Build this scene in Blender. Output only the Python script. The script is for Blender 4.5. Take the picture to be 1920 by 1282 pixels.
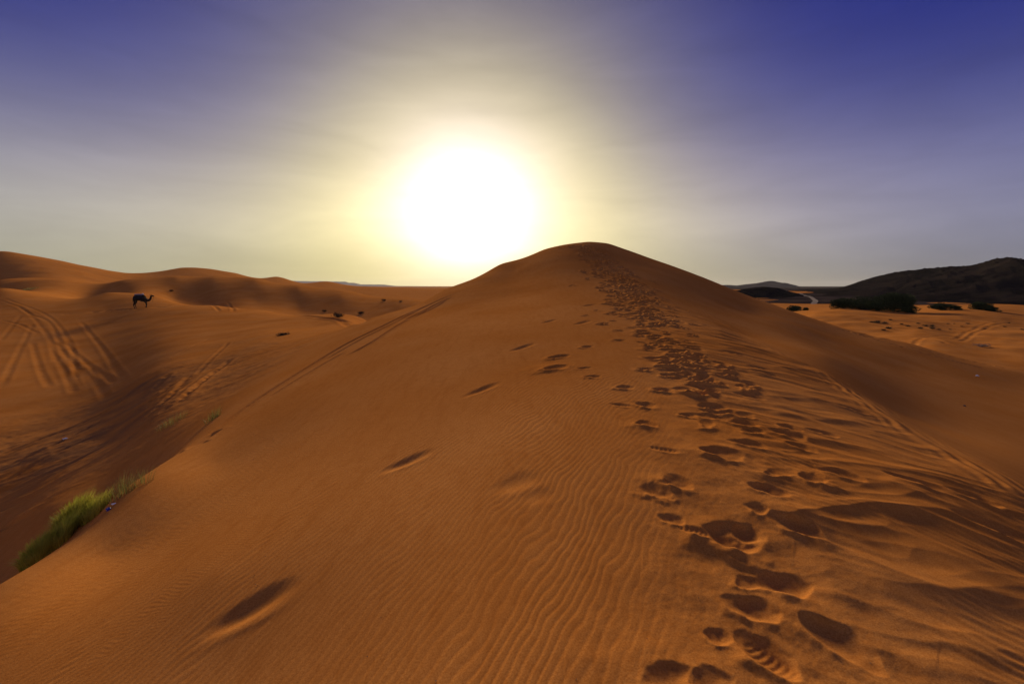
import bpy, bmesh, math, random
import numpy as np
from mathutils import Vector

for o in list(bpy.data.objects):
    bpy.data.objects.remove(o, do_unlink=True)
S = bpy.context.scene
C = S.collection
R = math.radians

# ------------------------------------------------------------------ camera
EYE = 10.0                      # camera height above the far plain's zero; the far plain lies at z = 2
PITCH = R(7.0)
F = 16.0 / 36.0 * 1920.0        # focal length in reference pixels
cam_d = bpy.data.cameras.new('camera')
cam_d.lens = 16.0
cam_d.sensor_width = 36.0
cam_d.sensor_fit = 'HORIZONTAL'
cam_d.clip_start = 0.05
cam_d.clip_end = 60000.0
cam = bpy.data.objects.new('camera', cam_d)
C.objects.link(cam)
cam.location = (0, 0, EYE)
cam.rotation_euler = (R(90) - PITCH, 0, 0)
S.camera = cam

# ------------------------------------------------------------------ sun, sky, exposure
SUN_AZ, SUN_EL = R(-7.0), R(15.6)
SUN = Vector((math.sin(SUN_AZ) * math.cos(SUN_EL), math.cos(SUN_AZ) * math.cos(SUN_EL), math.sin(SUN_EL)))
sun_d = bpy.data.lights.new('sun', 'SUN')
sun_d.energy = 3.35
sun_d.angle = R(9.0)
sun_d.color = (1.0, 0.77, 0.46)
sun = bpy.data.objects.new('sun', sun_d)
C.objects.link(sun)
sun.rotation_euler = SUN.to_track_quat('Z', 'Y').to_euler()
sun.location = (0, 0, 60)

world = bpy.data.worlds.new('World')
S.world = world
world.use_nodes = True
wn, wl = world.node_tree.nodes, world.node_tree.links
wn.clear()
w_out = wn.new('ShaderNodeOutputWorld')
w_bg = wn.new('ShaderNodeBackground')
wl.new(w_bg.outputs[0], w_out.inputs[0])


def wmath(op, a, b=None, c=None, clamp=False):
    n = wn.new('ShaderNodeMath')
    n.operation = op
    n.use_clamp = clamp
    for i, v in enumerate((a, b, c)):
        if v is None:
            continue
        if isinstance(v, (int, float)):
            n.inputs[i].default_value = v
        else:
            wl.new(v, n.inputs[i])
    return n.outputs[0]


def wscale(col, fac):
    """fac * a constant or linked colour"""
    n = wn.new('ShaderNodeVectorMath')
    n.operation = 'SCALE'
    if isinstance(col, tuple):
        n.inputs[0].default_value = col
    else:
        wl.new(col, n.inputs[0])
    if isinstance(fac, (int, float)):
        n.inputs['Scale'].default_value = fac
    else:
        wl.new(fac, n.inputs['Scale'])
    return n.outputs[0]


def wadd(a, b):
    n = wn.new('ShaderNodeVectorMath')
    n.operation = 'ADD'
    wl.new(a, n.inputs[0])
    wl.new(b, n.inputs[1])
    return n.outputs[0]


w_tc = wn.new('ShaderNodeTexCoord')
w_dir = wn.new('ShaderNodeVectorMath')
w_dir.operation = 'NORMALIZE'
wl.new(w_tc.outputs['Generated'], w_dir.inputs[0])
w_dot = wn.new('ShaderNodeVectorMath')
w_dot.operation = 'DOT_PRODUCT'
wl.new(w_dir.outputs[0], w_dot.inputs[0])
GLOW = R(8.3)       # the glare in the thick dust low down, under the sun
GLOW_AZ = R(-5.2)
w_dot.inputs[1].default_value = (math.sin(GLOW_AZ) * math.cos(GLOW), math.cos(GLOW_AZ) * math.cos(GLOW), math.sin(GLOW))
theta = wmath('MULTIPLY', wmath('ARCCOSINE', wmath('MINIMUM', w_dot.outputs['Value'], 0.99999)), 180 / math.pi)
w_sep = wn.new('ShaderNodeSeparateXYZ')
wl.new(w_dir.outputs[0], w_sep.inputs[0])
elev = wmath('MULTIPLY', wmath('ARCSINE', w_sep.outputs['Z']), 180 / math.pi)
elev0 = wmath('MAXIMUM', elev, 0.0)

w_sky = wn.new('ShaderNodeTexSky')
w_sky.sky_type = 'NISHITA'
w_sky.sun_disc = False
w_sky.sun_elevation = SUN_EL
w_sky.sun_rotation = SUN_AZ
w_sky.altitude = 700
w_sky.air_density = 1.0
w_sky.dust_density = 0.2
w_sky.ozone_density = 3.0


def expfall(x, k):
    return wmath('POWER', math.e, wmath('MULTIPLY', x, -1.0 / k))


# dusty air: a bright aureole round the sun that spreads along the hazy horizon, the dust a little thicker to the west
def gauss(x, k):
    return expfall(wmath('POWER', wmath('MULTIPLY', x, 1.0 / k), 2.0), 1.0)


side = wmath('MULTIPLY_ADD', w_sep.outputs['X'], -0.5, 0.5)
low = gauss(elev0, 13.0)
n = wn.new('ShaderNodeVectorMath')
n.operation = 'MULTIPLY'
wl.new(w_sky.outputs[0], n.inputs[0])
n.inputs[1].default_value = (0.07, 0.10, 0.33)
col = wscale(n.outputs[0], 0.08)
for rgb, fac in (((0.0, 0.0, 0.10), 1.0),
                 ((0.04, 0.05, 0.04), expfall(elev0, 9.0)),
                 ((0.175, 0.165, 0.13), low),
                 ((0.26, 0.24, 0.0), wmath('MULTIPLY', low, side)),
                 ((0.80, 0.66, 0.0), gauss(theta, 12.5)),
                 ((0.55, 0.455, 0.03), gauss(theta, 21.0)),
                 ((0.0, 0.0, 0.92), gauss(theta, 9.4)),
                 ((0.52, 0.37, 0.0), wmath('MULTIPLY', low, gauss(theta, 38.0))),
                 ((0.29, 0.265, 0.19), wmath('POWER', wmath('MULTIPLY_ADD', w_dot.outputs['Value'], -0.5, 0.5), 3.0)),   # added brightness in the unseen sky behind the camera, for fill light
                 ((0.8, 0.75, 0.7), gauss(theta, 5.5))):
    if isinstance(fac, float):
        k = wn.new('ShaderNodeValue')
        k.outputs[0].default_value = fac
        fac = k.outputs[0]
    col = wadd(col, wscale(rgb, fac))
# faint uneven dust streaks
w_map = wn.new('ShaderNodeMapping')
w_map.inputs['Scale'].default_value = (2.2, 2.2, 11.0)
w_map.inputs['Rotation'].default_value = (0.0, R(9), 0.0)
wl.new(w_dir.outputs[0], w_map.inputs['Vector'])
w_noise = wn.new('ShaderNodeTexNoise')
w_noise.inputs['Scale'].default_value = 1.6
w_noise.inputs['Detail'].default_value = 5
w_noise.inputs['Roughness'].default_value = 0.55
w_noise.inputs['Distortion'].default_value = 0.6
wl.new(w_map.outputs[0], w_noise.inputs['Vector'])
col = wscale(col, wmath('MULTIPLY_ADD', w_noise.outputs['Fac'], 0.26, 0.63))
# extinction right above the horizon
col = wscale(col, wmath('SUBTRACT', 1.0, wmath('MULTIPLY', gauss(elev0, 6.0), 0.43)))
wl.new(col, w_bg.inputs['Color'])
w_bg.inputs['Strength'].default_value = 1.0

S.view_settings.view_transform = 'Standard'
S.view_settings.look = 'None'
S.view_settings.exposure = 0.4
S.view_settings.gamma = 1.0
S.view_settings.use_curve_mapping = False
S.render.engine = 'CYCLES'
S.cycles.use_denoising = True
S.cycles.max_bounces = 6
S.cycles.volume_bounces = 0

# ------------------------------------------------------------------ helpers
rng = np.random.default_rng(7)
random.seed(11)


def ray(px, py):
    """direction (right, forward, up) through a point of the 1920 x 1282 photograph"""
    c = (px - 960.0) / F
    d = (641.0 - py) / F
    return c, math.cos(PITCH) + d * math.sin(PITCH), -math.sin(PITCH) + d * math.cos(PITCH)


def hash2(ix, iy, seed):
    h = (ix.astype(np.int64) * 374761393 + iy.astype(np.int64) * 668265263 + seed * 1442695041) & 0xffffffff
    h = ((h ^ (h >> 13)) * 1274126177) & 0xffffffff
    return (h ^ (h >> 16)) & 0xffffffff


def perlin(x, y, seed=0):
    x0, y0 = np.floor(x), np.floor(y)
    fx, fy = x - x0, y - y0
    ix, iy = x0.astype(np.int64), y0.astype(np.int64)
    u = fx * fx * fx * (fx * (fx * 6 - 15) + 10)
    v = fy * fy * fy * (fy * (fy * 6 - 15) + 10)

    def g(dx, dy):
        a = hash2(ix + dx, iy + dy, seed) * (2 * math.pi / 4294967296.0)
        return np.cos(a) * (fx - dx) + np.sin(a) * (fy - dy)
    a, b, c, d = g(0, 0), g(1, 0), g(0, 1), g(1, 1)
    return ((a + (b - a) * u) + ((c + (d - c) * u) - (a + (b - a) * u)) * v) * 1.5


def fbm(x, y, octv=3, seed=0, gain=0.5):
    s, a = 0.0, 1.0
    for i in range(octv):
        s = s + a * perlin(x * 2 ** i, y * 2 ** i, seed + i * 17)
        a *= gain
    return s


def sstep(a, b, x):
    t = np.clip((x - a) / (b - a), 0, 1)
    return t * t * (3 - 2 * t)


def tag(o, label=None, cat=None, group=None, kind=None):
    for k, v in (('label', label), ('category', cat), ('group', group), ('kind', kind)):
        if v:
            o[k] = v
    return o


def mesh_obj(name, verts, faces, mats, parent=None, smooth=False):
    me = bpy.data.meshes.new(name)
    me.from_pydata([tuple(v) for v in verts], [], faces)
    for m in (mats if isinstance(mats, (list, tuple)) else [mats]):
        me.materials.append(m)
    if smooth:
        me.shade_smooth()
    o = bpy.data.objects.new(name, me)
    C.objects.link(o)
    o.parent = parent
    return o


def empty(name, loc, rz=0.0):
    o = bpy.data.objects.new(name, None)
    o.empty_display_size = 0.2
    C.objects.link(o)
    o.location = loc
    o.rotation_euler = (0, 0, rz)
    return o


# ------------------------------------------------------------------ materials
def new_mat(name):
    m = bpy.data.materials.new(name)
    m.use_nodes = True
    nt = m.node_tree
    b = nt.nodes['Principled BSDF']
    b.inputs['Roughness'].default_value = 0.9
    b.inputs['Specular IOR Level'].default_value = 0.15
    return m, nt, b


def simple(name, a, b_, scale=6.0, rough=0.9, spec=0.1):
    """two tones broken up by noise in object space"""
    m, nt, b = new_mat(name)
    b.inputs['Roughness'].default_value = rough
    b.inputs['Specular IOR Level'].default_value = spec
    tc = nt.nodes.new('ShaderNodeTexCoord')
    no = nt.nodes.new('ShaderNodeTexNoise')
    no.inputs['Scale'].default_value = scale
    no.inputs['Detail'].default_value = 4
    nt.links.new(tc.outputs['Object'], no.inputs['Vector'])
    cr = nt.nodes.new('ShaderNodeValToRGB')
    cr.color_ramp.elements[0].position = 0.35
    cr.color_ramp.elements[1].position = 0.65
    cr.color_ramp.elements[0].color = (*a, 1)
    cr.color_ramp.elements[1].color = (*b_, 1)
    nt.links.new(no.outputs['Fac'], cr.inputs[0])
    nt.links.new(cr.outputs[0], b.inputs['Base Color'])
    return m


def sand_material():
    m, nt, b = new_mat('orange_sand')
    N, L = nt.nodes, nt.links
    b.inputs['Roughness'].default_value = 0.95
    b.inputs['Specular IOR Level'].default_value = 0.0
    geo = N.new('ShaderNodeNewGeometry')
    at_dark = N.new('ShaderNodeAttribute')
    at_dark.attribute_name = 'mineral'

    def noise(scale, detail=4.0, rough=0.55):
        n = N.new('ShaderNodeTexNoise')
        n.inputs['Scale'].default_value = scale
        n.inputs['Detail'].default_value = detail
        n.inputs['Roughness'].default_value = rough
        L.new(geo.outputs['Position'], n.inputs['Vector'])
        return n.outputs['Fac']

    def mix(fac, a, c):
        n = N.new('ShaderNodeMix')
        n.data_type = 'RGBA'
        for sock, v in ((n.inputs[0], fac), (n.inputs[6], a), (n.inputs[7], c)):
            if isinstance(v, tuple):
                sock.default_value = (*v, 1)
            elif isinstance(v, (int, float)):
                sock.default_value = v
            else:
                L.new(v, sock)
        return n.outputs[2]

    def rampf(x, lo, hi, a=0.0, c=1.0):
        n = N.new('ShaderNodeMapRange')
        n.inputs[1].default_value, n.inputs[2].default_value = lo, hi
        n.inputs[3].default_value, n.inputs[4].default_value = a, c
        L.new(x, n.inputs[0])
        return n.outputs[0]
    base = mix(rampf(noise(0.35, 3), 0.3, 0.7), SAND_A, SAND_B)
    base = mix(rampf(noise(105.0, 5, 0.8), 0.40, 0.68, 0.0, 0.95), base, SAND_GRAIN)
    base = mix(rampf(noise(9.0, 5, 0.65), 0.45, 0.75, 0.0, 0.30), base, SAND_GRAIN)
    # thin streaks of heavier, darker grains drawn out by the wind
    mp = N.new('ShaderNodeMapping')
    mp.inputs['Rotation'].default_value = (0, 0, R(-24))
    mp.inputs['Scale'].default_value = (5.0, 0.9, 1.0)
    L.new(geo.outputs['Position'], mp.inputs['Vector'])
    ns = N.new('ShaderNodeTexNoise')
    ns.inputs['Scale'].default_value = 1.6
    ns.inputs['Detail'].default_value = 6
    ns.inputs['Roughness'].default_value = 0.6
    ns.inputs['Distortion'].default_value = 0.4
    L.new(mp.outputs[0], ns.inputs['Vector'])
    base = mix(rampf(ns.outputs['Fac'], 0.48, 0.75, 0.0, 0.34), base, SAND_GRAIN)
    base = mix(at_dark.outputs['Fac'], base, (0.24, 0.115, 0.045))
    L.new(base, b.inputs['Base Color'])
    bump = N.new('ShaderNodeBump')
    bump.inputs['Strength'].default_value = 0.5
    bump.inputs['Distance'].default_value = 0.004
    L.new(noise(140.0, 4, 0.75), bump.inputs['Height'])
    L.new(bump.outputs[0], b.inputs['Normal'])
    return m


SAND_A = (0.53, 0.204, 0.041)
SAND_B = (0.62, 0.275, 0.073)
SAND_GRAIN = (0.36, 0.115, 0.018)
M_SAND = sand_material()

# ------------------------------------------------------------------ the dunes: one height field on a polar net
PTS = []


def P(px, py, Y):
    c, f, u = ray(px, py)
    k = Y / f
    PTS.append((c * k, Y, u * k))


def H(px, Y, z):
    c = (px - 960.0) / F
    PTS.append((c * Y / 0.99, Y, z))


# crest the walkers followed
for a in ((1450, 1282, 1.75), (1420, 1150, 2.2), (1400, 1000, 2.9), (1370, 850, 4.2), (1300, 720, 6.8), (1230, 620, 11.2), (1170, 530, 22), (1130, 480, 32), (1105, 453, 38)):
    P(*a)
# shelf and brink on the right
for a in ((1920, 1282, 1.88), (1700, 1150, 2.27), (1920, 1100, 2.68), (1650, 900, 4.0), (1550, 800, 5.5), (1450, 690, 8.7), (1350, 620, 12.5),
          (1920, 930, 4.22), (1750, 830, 5.7), (1640, 760, 7.4), (1550, 700, 9.8), (1400, 630, 14.2), (1300, 570, 21), (1200, 500, 31), (1150, 464, 37)):
    P(*a)
# right face
for a in ((1920, 850, 8), (1920, 780, 14), (1920, 720, 22), (1920, 692, 30), (1700, 780, 8.6), (1700, 740, 12.3), (1700, 690, 20), (1700, 643, 33),
          (1550, 670, 13.4), (1550, 640, 22), (1550, 611, 38), (1450, 600, 24), (1450, 577, 41), (1400, 580, 28), (1400, 561, 43), (1335, 539, 46), (1250, 506, 45), (1190, 477, 43), (1140, 456, 41)):
    P(*a)
for a in ((1920, 42, -8.8), (1700, 46, -8.2), (1550, 53, -7.8), (1400, 60, -7), (1250, 65, -5), (1100, 65, -3), (960, 60, -4), (830, 50, -5), (720, 41, -5),
          (700, 90, -7), (960, 95, -8), (1200, 100, -8), (1335, 90, -8)):
    H(*a)
# right sand flat
for a in ((1920, 668, 53), (1920, 632, 72), (1750, 650, 58), (1700, 618, 75), (1600, 612, 80), (1800, 620, 80),
          (1530, 588, 100), (1600, 584, 105), (1720, 592, 105), (1800, 587, 110), (1870, 591, 110), (1920, 600, 104)):
    P(*a)
for a in ((1530, 135, -7.2), (1700, 140, -7.6), (1920, 140, -7.8), (1400, 150, -8), (1600, 200, -8.3), (1850, 260, -9), (1920, 400, -8), (1500, 400, -8), (1200, 300, -8), (960, 300, -8)):
    H(*a)
P(1850, 574, 175)
# left flank
for a in ((960, 1282, 1.75), (700, 1282, 1.9), (400, 1282, 2.15), (0, 1282, 2.5), (960, 1000, 2.9), (700, 1000, 3.2), (400, 1080, 3.08), (200, 1150, 3.0), (0, 1180, 3.1),
          (960, 850, 4.25), (960, 700, 7.5), (960, 620, 11.5), (960, 550, 21.5), (960, 510, 29.5), (800, 860, 4.5), (800, 700, 8.4), (800, 620, 13.6), (800, 578, 21),
          (600, 850, 5.4), (600, 750, 8.3), (600, 690, 12), (400, 950, 4.65), (400, 870, 6.4), (200, 1040, 4.27)):
    P(*a)
# its brink
for a in ((0, 1095, 4.2), (100, 1035, 4.9), (200, 950, 6.2), (280, 890, 7.4), (400, 800, 9.3), (500, 725, 12), (600, 655, 16.5), (720, 590, 23), (830, 545, 29), (940, 495, 34), (1020, 468, 37)):
    P(*a)
# hollow beyond the brink
for a in ((0, 5.5, -4.0), (0, 8, -5.8), (100, 6.2, -4.0), (200, 7.6, -4.0)):
    H(*a)
for a in ((0, 985, 12.5), (0, 900, 16.5), (0, 800, 24), (0, 700, 36), (0, 620, 54), (0, 570, 72), (0, 541, 86),
          (100, 960, 11), (100, 860, 17), (200, 900, 12), (200, 820, 18), (200, 740, 27), (200, 670, 40), (200, 610, 57), (200, 575, 70), (200, 549, 86),
          (300, 840, 12), (300, 770, 17), (300, 700, 26), (300, 640, 40), (300, 590, 60), (300, 557, 82), (400, 745, 16), (400, 690, 24), (400, 640, 36), (400, 600, 52), (400, 573, 76),
          (500, 680, 19), (500, 635, 31), (500, 605, 46), (500, 583, 68), (600, 630, 24), (600, 612, 38), (600, 593, 62), (660, 605, 40), (680, 597, 56)):
    P(*a)
for a in ((0, 106, -3.5), (200, 106, -4.5), (400, 98, -6), (600, 80, -7), (700, 70, -7.2)):
    H(*a)
# second dune on the left
for a in ((0, 535, 132), (0, 527, 150), (120, 540, 122), (120, 529, 136), (230, 547, 116), (230, 530, 130), (330, 560, 112), (330, 523, 133), (400, 563, 110), (400, 523, 132), (480, 565, 110), (480, 527, 131), (560, 575, 109), (560, 542, 124),
          (640, 585, 102), (640, 556, 116), (740, 583, 98), (740, 563, 111), (800, 570, 106)):
    P(*a)
for a in ((0, 195, -3), (230, 195, -3), (400, 200, -4), (560, 190, -6), (740, 180, -8), (860, 170, -8)):
    H(*a)
# back dunes
for a in ((0, 472, 330), (60, 480, 330), (120, 491, 330), (190, 506, 330), (250, 517, 330), (0, 500, 260), (120, 515, 245),
          (300, 510, 410), (345, 503, 420), (390, 505, 420), (440, 513, 420), (490, 524, 420), (520, 520, 460), (565, 532, 450), (612, 528, 480), (650, 537, 440), (700, 541, 420), (760, 541, 500), (830, 542, 560)):
    P(*a)
for a in ((0, 460, 5), (150, 480, 0), (300, 620, -4), (450, 620, -6), (600, 650, -8), (800, 700, -8)):
    H(*a)
# out of frame: the ridge runs on behind the camera
for r_, a_, z_ in ((0.1, 0, -1.68), (0.9, 0, -1.68), (1, 90, -1.75), (1, -90, -1.85), (1, 180, -1.7), (3, 90, -2.1), (3, -90, -2.6), (3, 180, -1.7), (8, 70, -3.6), (8, 110, -3.6), (8, -75, -4.4), (8, -110, -4.4), (8, 180, -1.9),
                   (20, 75, -5.5), (20, 120, -6), (20, -80, -7), (20, -120, -6.5), (20, 180, -2.5), (50, 75, -8.5), (50, 120, -8), (50, -70, -6.5), (50, -120, -7.5), (50, 180, -4),
                   (130, 75, -8), (130, 130, -8), (130, -75, -1), (130, -130, -6), (130, 180, -8), (400, 70, -8), (400, 130, -8), (400, -70, 8), (400, -130, -6), (400, 180, -8)):
    PTS.append((r_ * math.sin(R(a_)), r_ * math.cos(R(a_)), z_))


def emb(x, y):
    r = np.hypot(x, y) + 1e-6
    k = np.log1p(r / 1.2)
    return k * x / r, k * y / r


def tps_kernel(d2):
    return np.where(d2 > 1e-12, d2 * np.log(np.maximum(d2, 1e-12)), 0.0)


pt = np.array(PTS)
pr = np.hypot(pt[:, 0], pt[:, 1])
eu, ev = emb(pt[:, 0], pt[:, 1])
val = pt[:, 2] / (pr + 2.0)
npt = len(pt)
A = np.zeros((npt + 3, npt + 3))
A[:npt, :npt] = tps_kernel((eu[:, None] - eu[None]) ** 2 + (ev[:, None] - ev[None]) ** 2) + np.eye(npt) * 1.5e-4
A[:npt, npt] = A[npt, :npt] = 1
A[:npt, npt + 1] = A[npt + 1, :npt] = eu
A[:npt, npt + 2] = A[npt + 2, :npt] = ev
wts = np.linalg.solve(A, np.concatenate([val, np.zeros(3)]))

# polar net: fine towards the view, coarse behind
az_f = np.linspace(-57, 57, 1000)
az_l = np.linspace(-180, -57, 34)[:-1]
az_r = np.linspace(57, 180, 34)[1:-1]
AZ = np.radians(np.concatenate([az_l, az_f, az_r]))
NC = len(AZ)


def geo_rows(a, b, ratio):
    n_ = int(math.log(b / a) / math.log(ratio))
    return a * (b / a) ** (np.arange(n_) / n_)


RR = np.concatenate([geo_rows(0.25, 1.2, 1.1), geo_rows(1.2, 45, 1.0044), geo_rows(45, 420, 1.008), geo_rows(420, 14000, 1.04), [14000]])
NR = len(RR)
GX = RR[:, None] * np.sin(AZ)[None]
GY = RR[:, None] * np.cos(AZ)[None]
gu, gv = emb(GX, GY)
gu, gv = gu.astype(np.float32), gv.astype(np.float32)
ZB = np.zeros((NR, NC), np.float32)
acc = (wts[npt] + wts[npt + 1] * gu + wts[npt + 2] * gv).astype(np.float32)
for i in range(npt):
    d2 = (gu - np.float32(eu[i])) ** 2 + (gv - np.float32(ev[i])) ** 2
    np.maximum(d2, 1e-9, out=d2)
    acc += np.float32(wts[i]) * d2 * np.log(d2)
ZB = (acc * (RR[:, None] + 2.0)).astype(np.float64)
far = sstep(560, 800, RR)[:, None]
ZB = ZB * (1 - far) + (-8.0) * far
DZ = np.zeros_like(ZB)          # relief added to the smooth dunes
MIN = np.zeros_like(ZB)         # dark heavy-mineral sand


def hit(px, py, field=None):
    """where the ray through a picture point first meets the dunes: x, y, z (z relative to the eye)"""
    c, f, u = ray(px, py)
    a = math.atan2(c, f)
    t = u / math.hypot(c, f)
    j = int(np.clip(np.searchsorted(AZ, a), 1, NC - 1))
    k = (a - AZ[j - 1]) / (AZ[j] - AZ[j - 1])
    zz = (ZB if field is None else field)
    prof = zz[:, j - 1] * (1 - k) + zz[:, j] * k
    e = prof - t * RR
    idx = np.nonzero(e[14:] >= 0)[0]
    if len(idx) == 0:
        r = 600.0
    else:
        i = idx[0] + 14
        e0, e1 = e[i - 1], e[i]
        s = e0 / (e0 - e1) if e1 != e0 else 0
        r = RR[i - 1] + (RR[i] - RR[i - 1]) * s
    return r * math.sin(a), r * math.cos(a), r * t


def zat(x, y):
    """height of the finished sand (relative to the eye)"""
    r, a = math.hypot(x, y), math.atan2(x, y)
    j = int(np.clip(np.searchsorted(AZ, a), 1, NC - 1))
    i = int(np.clip(np.searchsorted(RR, r), 1, NR - 1))
    k = (a - AZ[j - 1]) / (AZ[j] - AZ[j - 1])
    s = (r - RR[i - 1]) / (RR[i] - RR[i - 1])
    z = ZB + DZ if not FROZEN else ZF
    return (z[i - 1, j - 1] * (1 - k) + z[i - 1, j] * k) * (1 - s) + (z[i, j - 1] * (1 - k) + z[i, j] * k) * s


FROZEN = False


def window(x, y, rad):
    """slices of the net round a spot"""
    r = math.hypot(x, y)
    r0, r1 = max(r - rad, 0.26), r + rad
    i0, i1 = np.searchsorted(RR, (r0, r1))
    if r <= rad:
        return slice(i0, i1 + 1), slice(0, NC)
    a, w = math.atan2(x, y), math.asin(min(rad / r, 1))
    j0, j1 = np.searchsorted(AZ, (a - w, a + w))
    return slice(i0, i1 + 1), slice(j0, j1 + 1)


def carve(x, y, ln, wd, ang, depth, rim=0.3, edge=0.45, push=(-0.35, -0.9), pushk=0.6, wob=0.12, power=2.4, seed=0, keep=0.55, cap=0.15):
    """a print pressed into the sand: a steep-walled hollow with a heaped, one-sided rim"""
    depth = min(depth, (0.12 if edge > 0.8 else cap) * min(ln, wd))
    rad = max(ln, wd) * 1.25 + 0.03
    si, sj = window(x, y, rad)
    dx, dy = GX[si, sj] - x, GY[si, sj] - y
    if dx.size == 0:
        return
    ca, sa = math.cos(R(ang)), math.sin(R(ang))
    a = (dx * sa + dy * ca) / (ln * 0.5)
    b = (dx * ca - dy * sa) / (wd * 0.5)
    # a foot is broader at the ball than at the waist
    b = b / (1.0 + 0.16 * np.sin(np.clip(a, -1, 1) * 2.6 + 0.5))
    q = (np.abs(a) ** power + np.abs(b) ** power + 1e-9) ** (1 / power)
    if wob:
        q = q * (1 + wob * fbm(dx * 5 / ln * 0.4 + seed * 3.1, dy * 5 / ln * 0.4 - seed * 1.7, 2, seed))
    dist = np.hypot(dx, dy) + 1e-6
    pl = math.hypot(*push)
    side = np.clip((dx * push[0] + dy * push[1]) / (dist * pl), -1, 1)
    lip = depth * rim * (0.18 + 0.82 * np.clip(side, 0, 1) ** 1.5 * (1 + pushk))
    if edge > 0.8:      # long since blurred by the wind
        inside = sstep(0, 1, (1.0 - q) / edge)
        cur = DZ[si, sj]
        mid = float(cur[q < 1.25].mean()) if (q < 1.25).any() else 0.0
        DZ[si, sj] = mid + (cur - mid) * (1 - inside * keep) - depth * inside + lip * np.exp(-((q - 1.22) / 0.24) ** 2)
        return
    tq = 1 - q * q
    inside = np.clip(0.5 * (tq + np.sqrt(tq * tq + 0.012)) - 0.5 * 0.012 / (np.abs(tq) + 0.3), 0, 1)
    bowl = inside * (1.15 - 0.15 * inside)
    out = np.where(q < 1, np.clip(q, 0, 1) ** 4, np.exp(-((np.maximum(q, 1) - 1) / 0.45) ** 2))
    lump = 1 + 0.5 * fbm(dx / ln * 3.0 + seed, dy / ln * 3.0, 2, seed + 3)
    cur = DZ[si, sj]
    mid = float(cur[q < 1.25].mean()) if (q < 1.25).any() else 0.0
    DZ[si, sj] = mid + (cur - mid) * (1 - np.clip(inside * 1.6, 0, 1) * keep) - depth * bowl * (0.85 + 0.3 * (lump - 1)) + lip * out * lump


def tread(x, y, ln, wd, ang, amp, n_=9):
    """sole bars inside a fresh print"""
    si, sj = window(x, y, ln)
    dx, dy = GX[si, sj] - x, GY[si, sj] - y
    ca, sa = math.cos(R(ang)), math.sin(R(ang))
    a = (dx * sa + dy * ca) / (ln * 0.5)
    b = (dx * ca - dy * sa) / (wd * 0.5)
    m = sstep(1, 0.8, np.abs(a)) * sstep(1, 0.75, np.abs(b))
    DZ[si, sj] += amp * m * (np.sin(a * n_ * math.pi * 0.5 + 1.2 * np.abs(b)) + 0.5 * np.cos(b * 6))


def polydist(X, Y, pts):
    """signed distance (left of travel positive) and fraction along a polyline"""
    best = np.full(X.shape, 1e9)
    sg = np.zeros(X.shape)
    tt = np.zeros(X.shape)
    tot = sum(math.dist(pts[i], pts[i + 1]) for i in range(len(pts) - 1))
    run = 0.0
    for (ax, ay), (bx, by) in zip(pts[:-1], pts[1:]):
        l = math.hypot(bx - ax, by - ay) + 1e-9
        ux, uy = (bx - ax) / l, (by - ay) / l
        s = np.clip((X - ax) * ux + (Y - ay) * uy, 0, l)
        ex, ey = X - ax - s * ux, Y - ay - s * uy
        d = np.hypot(ex, ey)
        m = d < best
        best[m] = d[m]
        sg[m] = np.sign(ux * ey - uy * ex)[m]
        tt[m] = ((run + s) / tot)[m]
        run += l
    return best * np.where(sg == 0, 1, sg), tt


def smooth_line(pts, n_=6):
    p = [pts[0]] + list(pts) + [pts[-1]]
    out = []
    for i in range(1, len(p) - 2):
        for k in range(n_):
            t = k / n_
            out.append(tuple(0.5 * ((2 * p[i][c]) + (-p[i - 1][c] + p[i + 1][c]) * t + (2 * p[i - 1][c] - 5 * p[i][c] + 4 * p[i + 1][c] - p[i + 2][c]) * t * t + (-p[i - 1][c] + 3 * p[i][c] - 3 * p[i + 1][c] + p[i + 2][c]) * t ** 3) for c in range(2)))
    out.append(tuple(pts[-1]))
    return out


def line_relief(pix, fn, reach, ground=False):
    """relief as a function of the signed distance to a line drawn on the sand"""
    pts = smooth_line([hit(*p)[:2] for p in pix] if not ground else pix)
    xs, ys = [p[0] for p in pts], [p[1] for p in pts]
    cx, cy = (min(xs) + max(xs)) / 2, (min(ys) + max(ys)) / 2
    rad = math.hypot(max(xs) - cx, max(ys) - cy) + reach
    si, sj = window(cx, cy, rad)
    X, Y = GX[si, sj], GY[si, sj]
    m = np.zeros(X.shape, bool)
    m[(X > min(xs) - reach) & (X < max(xs) + reach) & (Y > min(ys) - reach) & (Y < max(ys) + reach)] = True
    if not m.any():
        return
    d, t = polydist(X[m], Y[m], pts)
    out = fn(d, t, X[m], Y[m])
    sub = DZ[si, sj]
    sub[m] += out
    DZ[si, sj] = sub


def blade(pix, h, near, far_, wob=0.15):
    """wind-cut sand crest: steep on the side towards the camera, long tail behind (line drawn left to right)"""
    def fn(d, t, X, Y):
        d = d + wob * near * fbm(X * 3, Y * 3, 2, 5)
        prof = np.where(d < 0, np.exp(d / near) * 1.0, np.exp(-d / far_))
        return h * prof * sstep(0, 0.18, t) * sstep(1, 0.75, t)
    line_relief(pix, fn, 4 * max(near, far_))


def groove(pix, w, depth, berm=0.4, rough=0.3, fade=True):
    def fn(d, t, X, Y):
        k = 1 + rough * fbm(X / w * 0.4, Y / w * 0.4, 2, 9)
        v = -depth * k * np.exp(-(d / w) ** 2) + depth * berm * np.exp(-((np.abs(d) - 1.9 * w) / (0.7 * w)) ** 2)
        return v * (sstep(0, 0.08, t) * sstep(1, 0.9, t) if fade else 1)
    line_relief(pix, fn, 4 * w)


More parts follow.
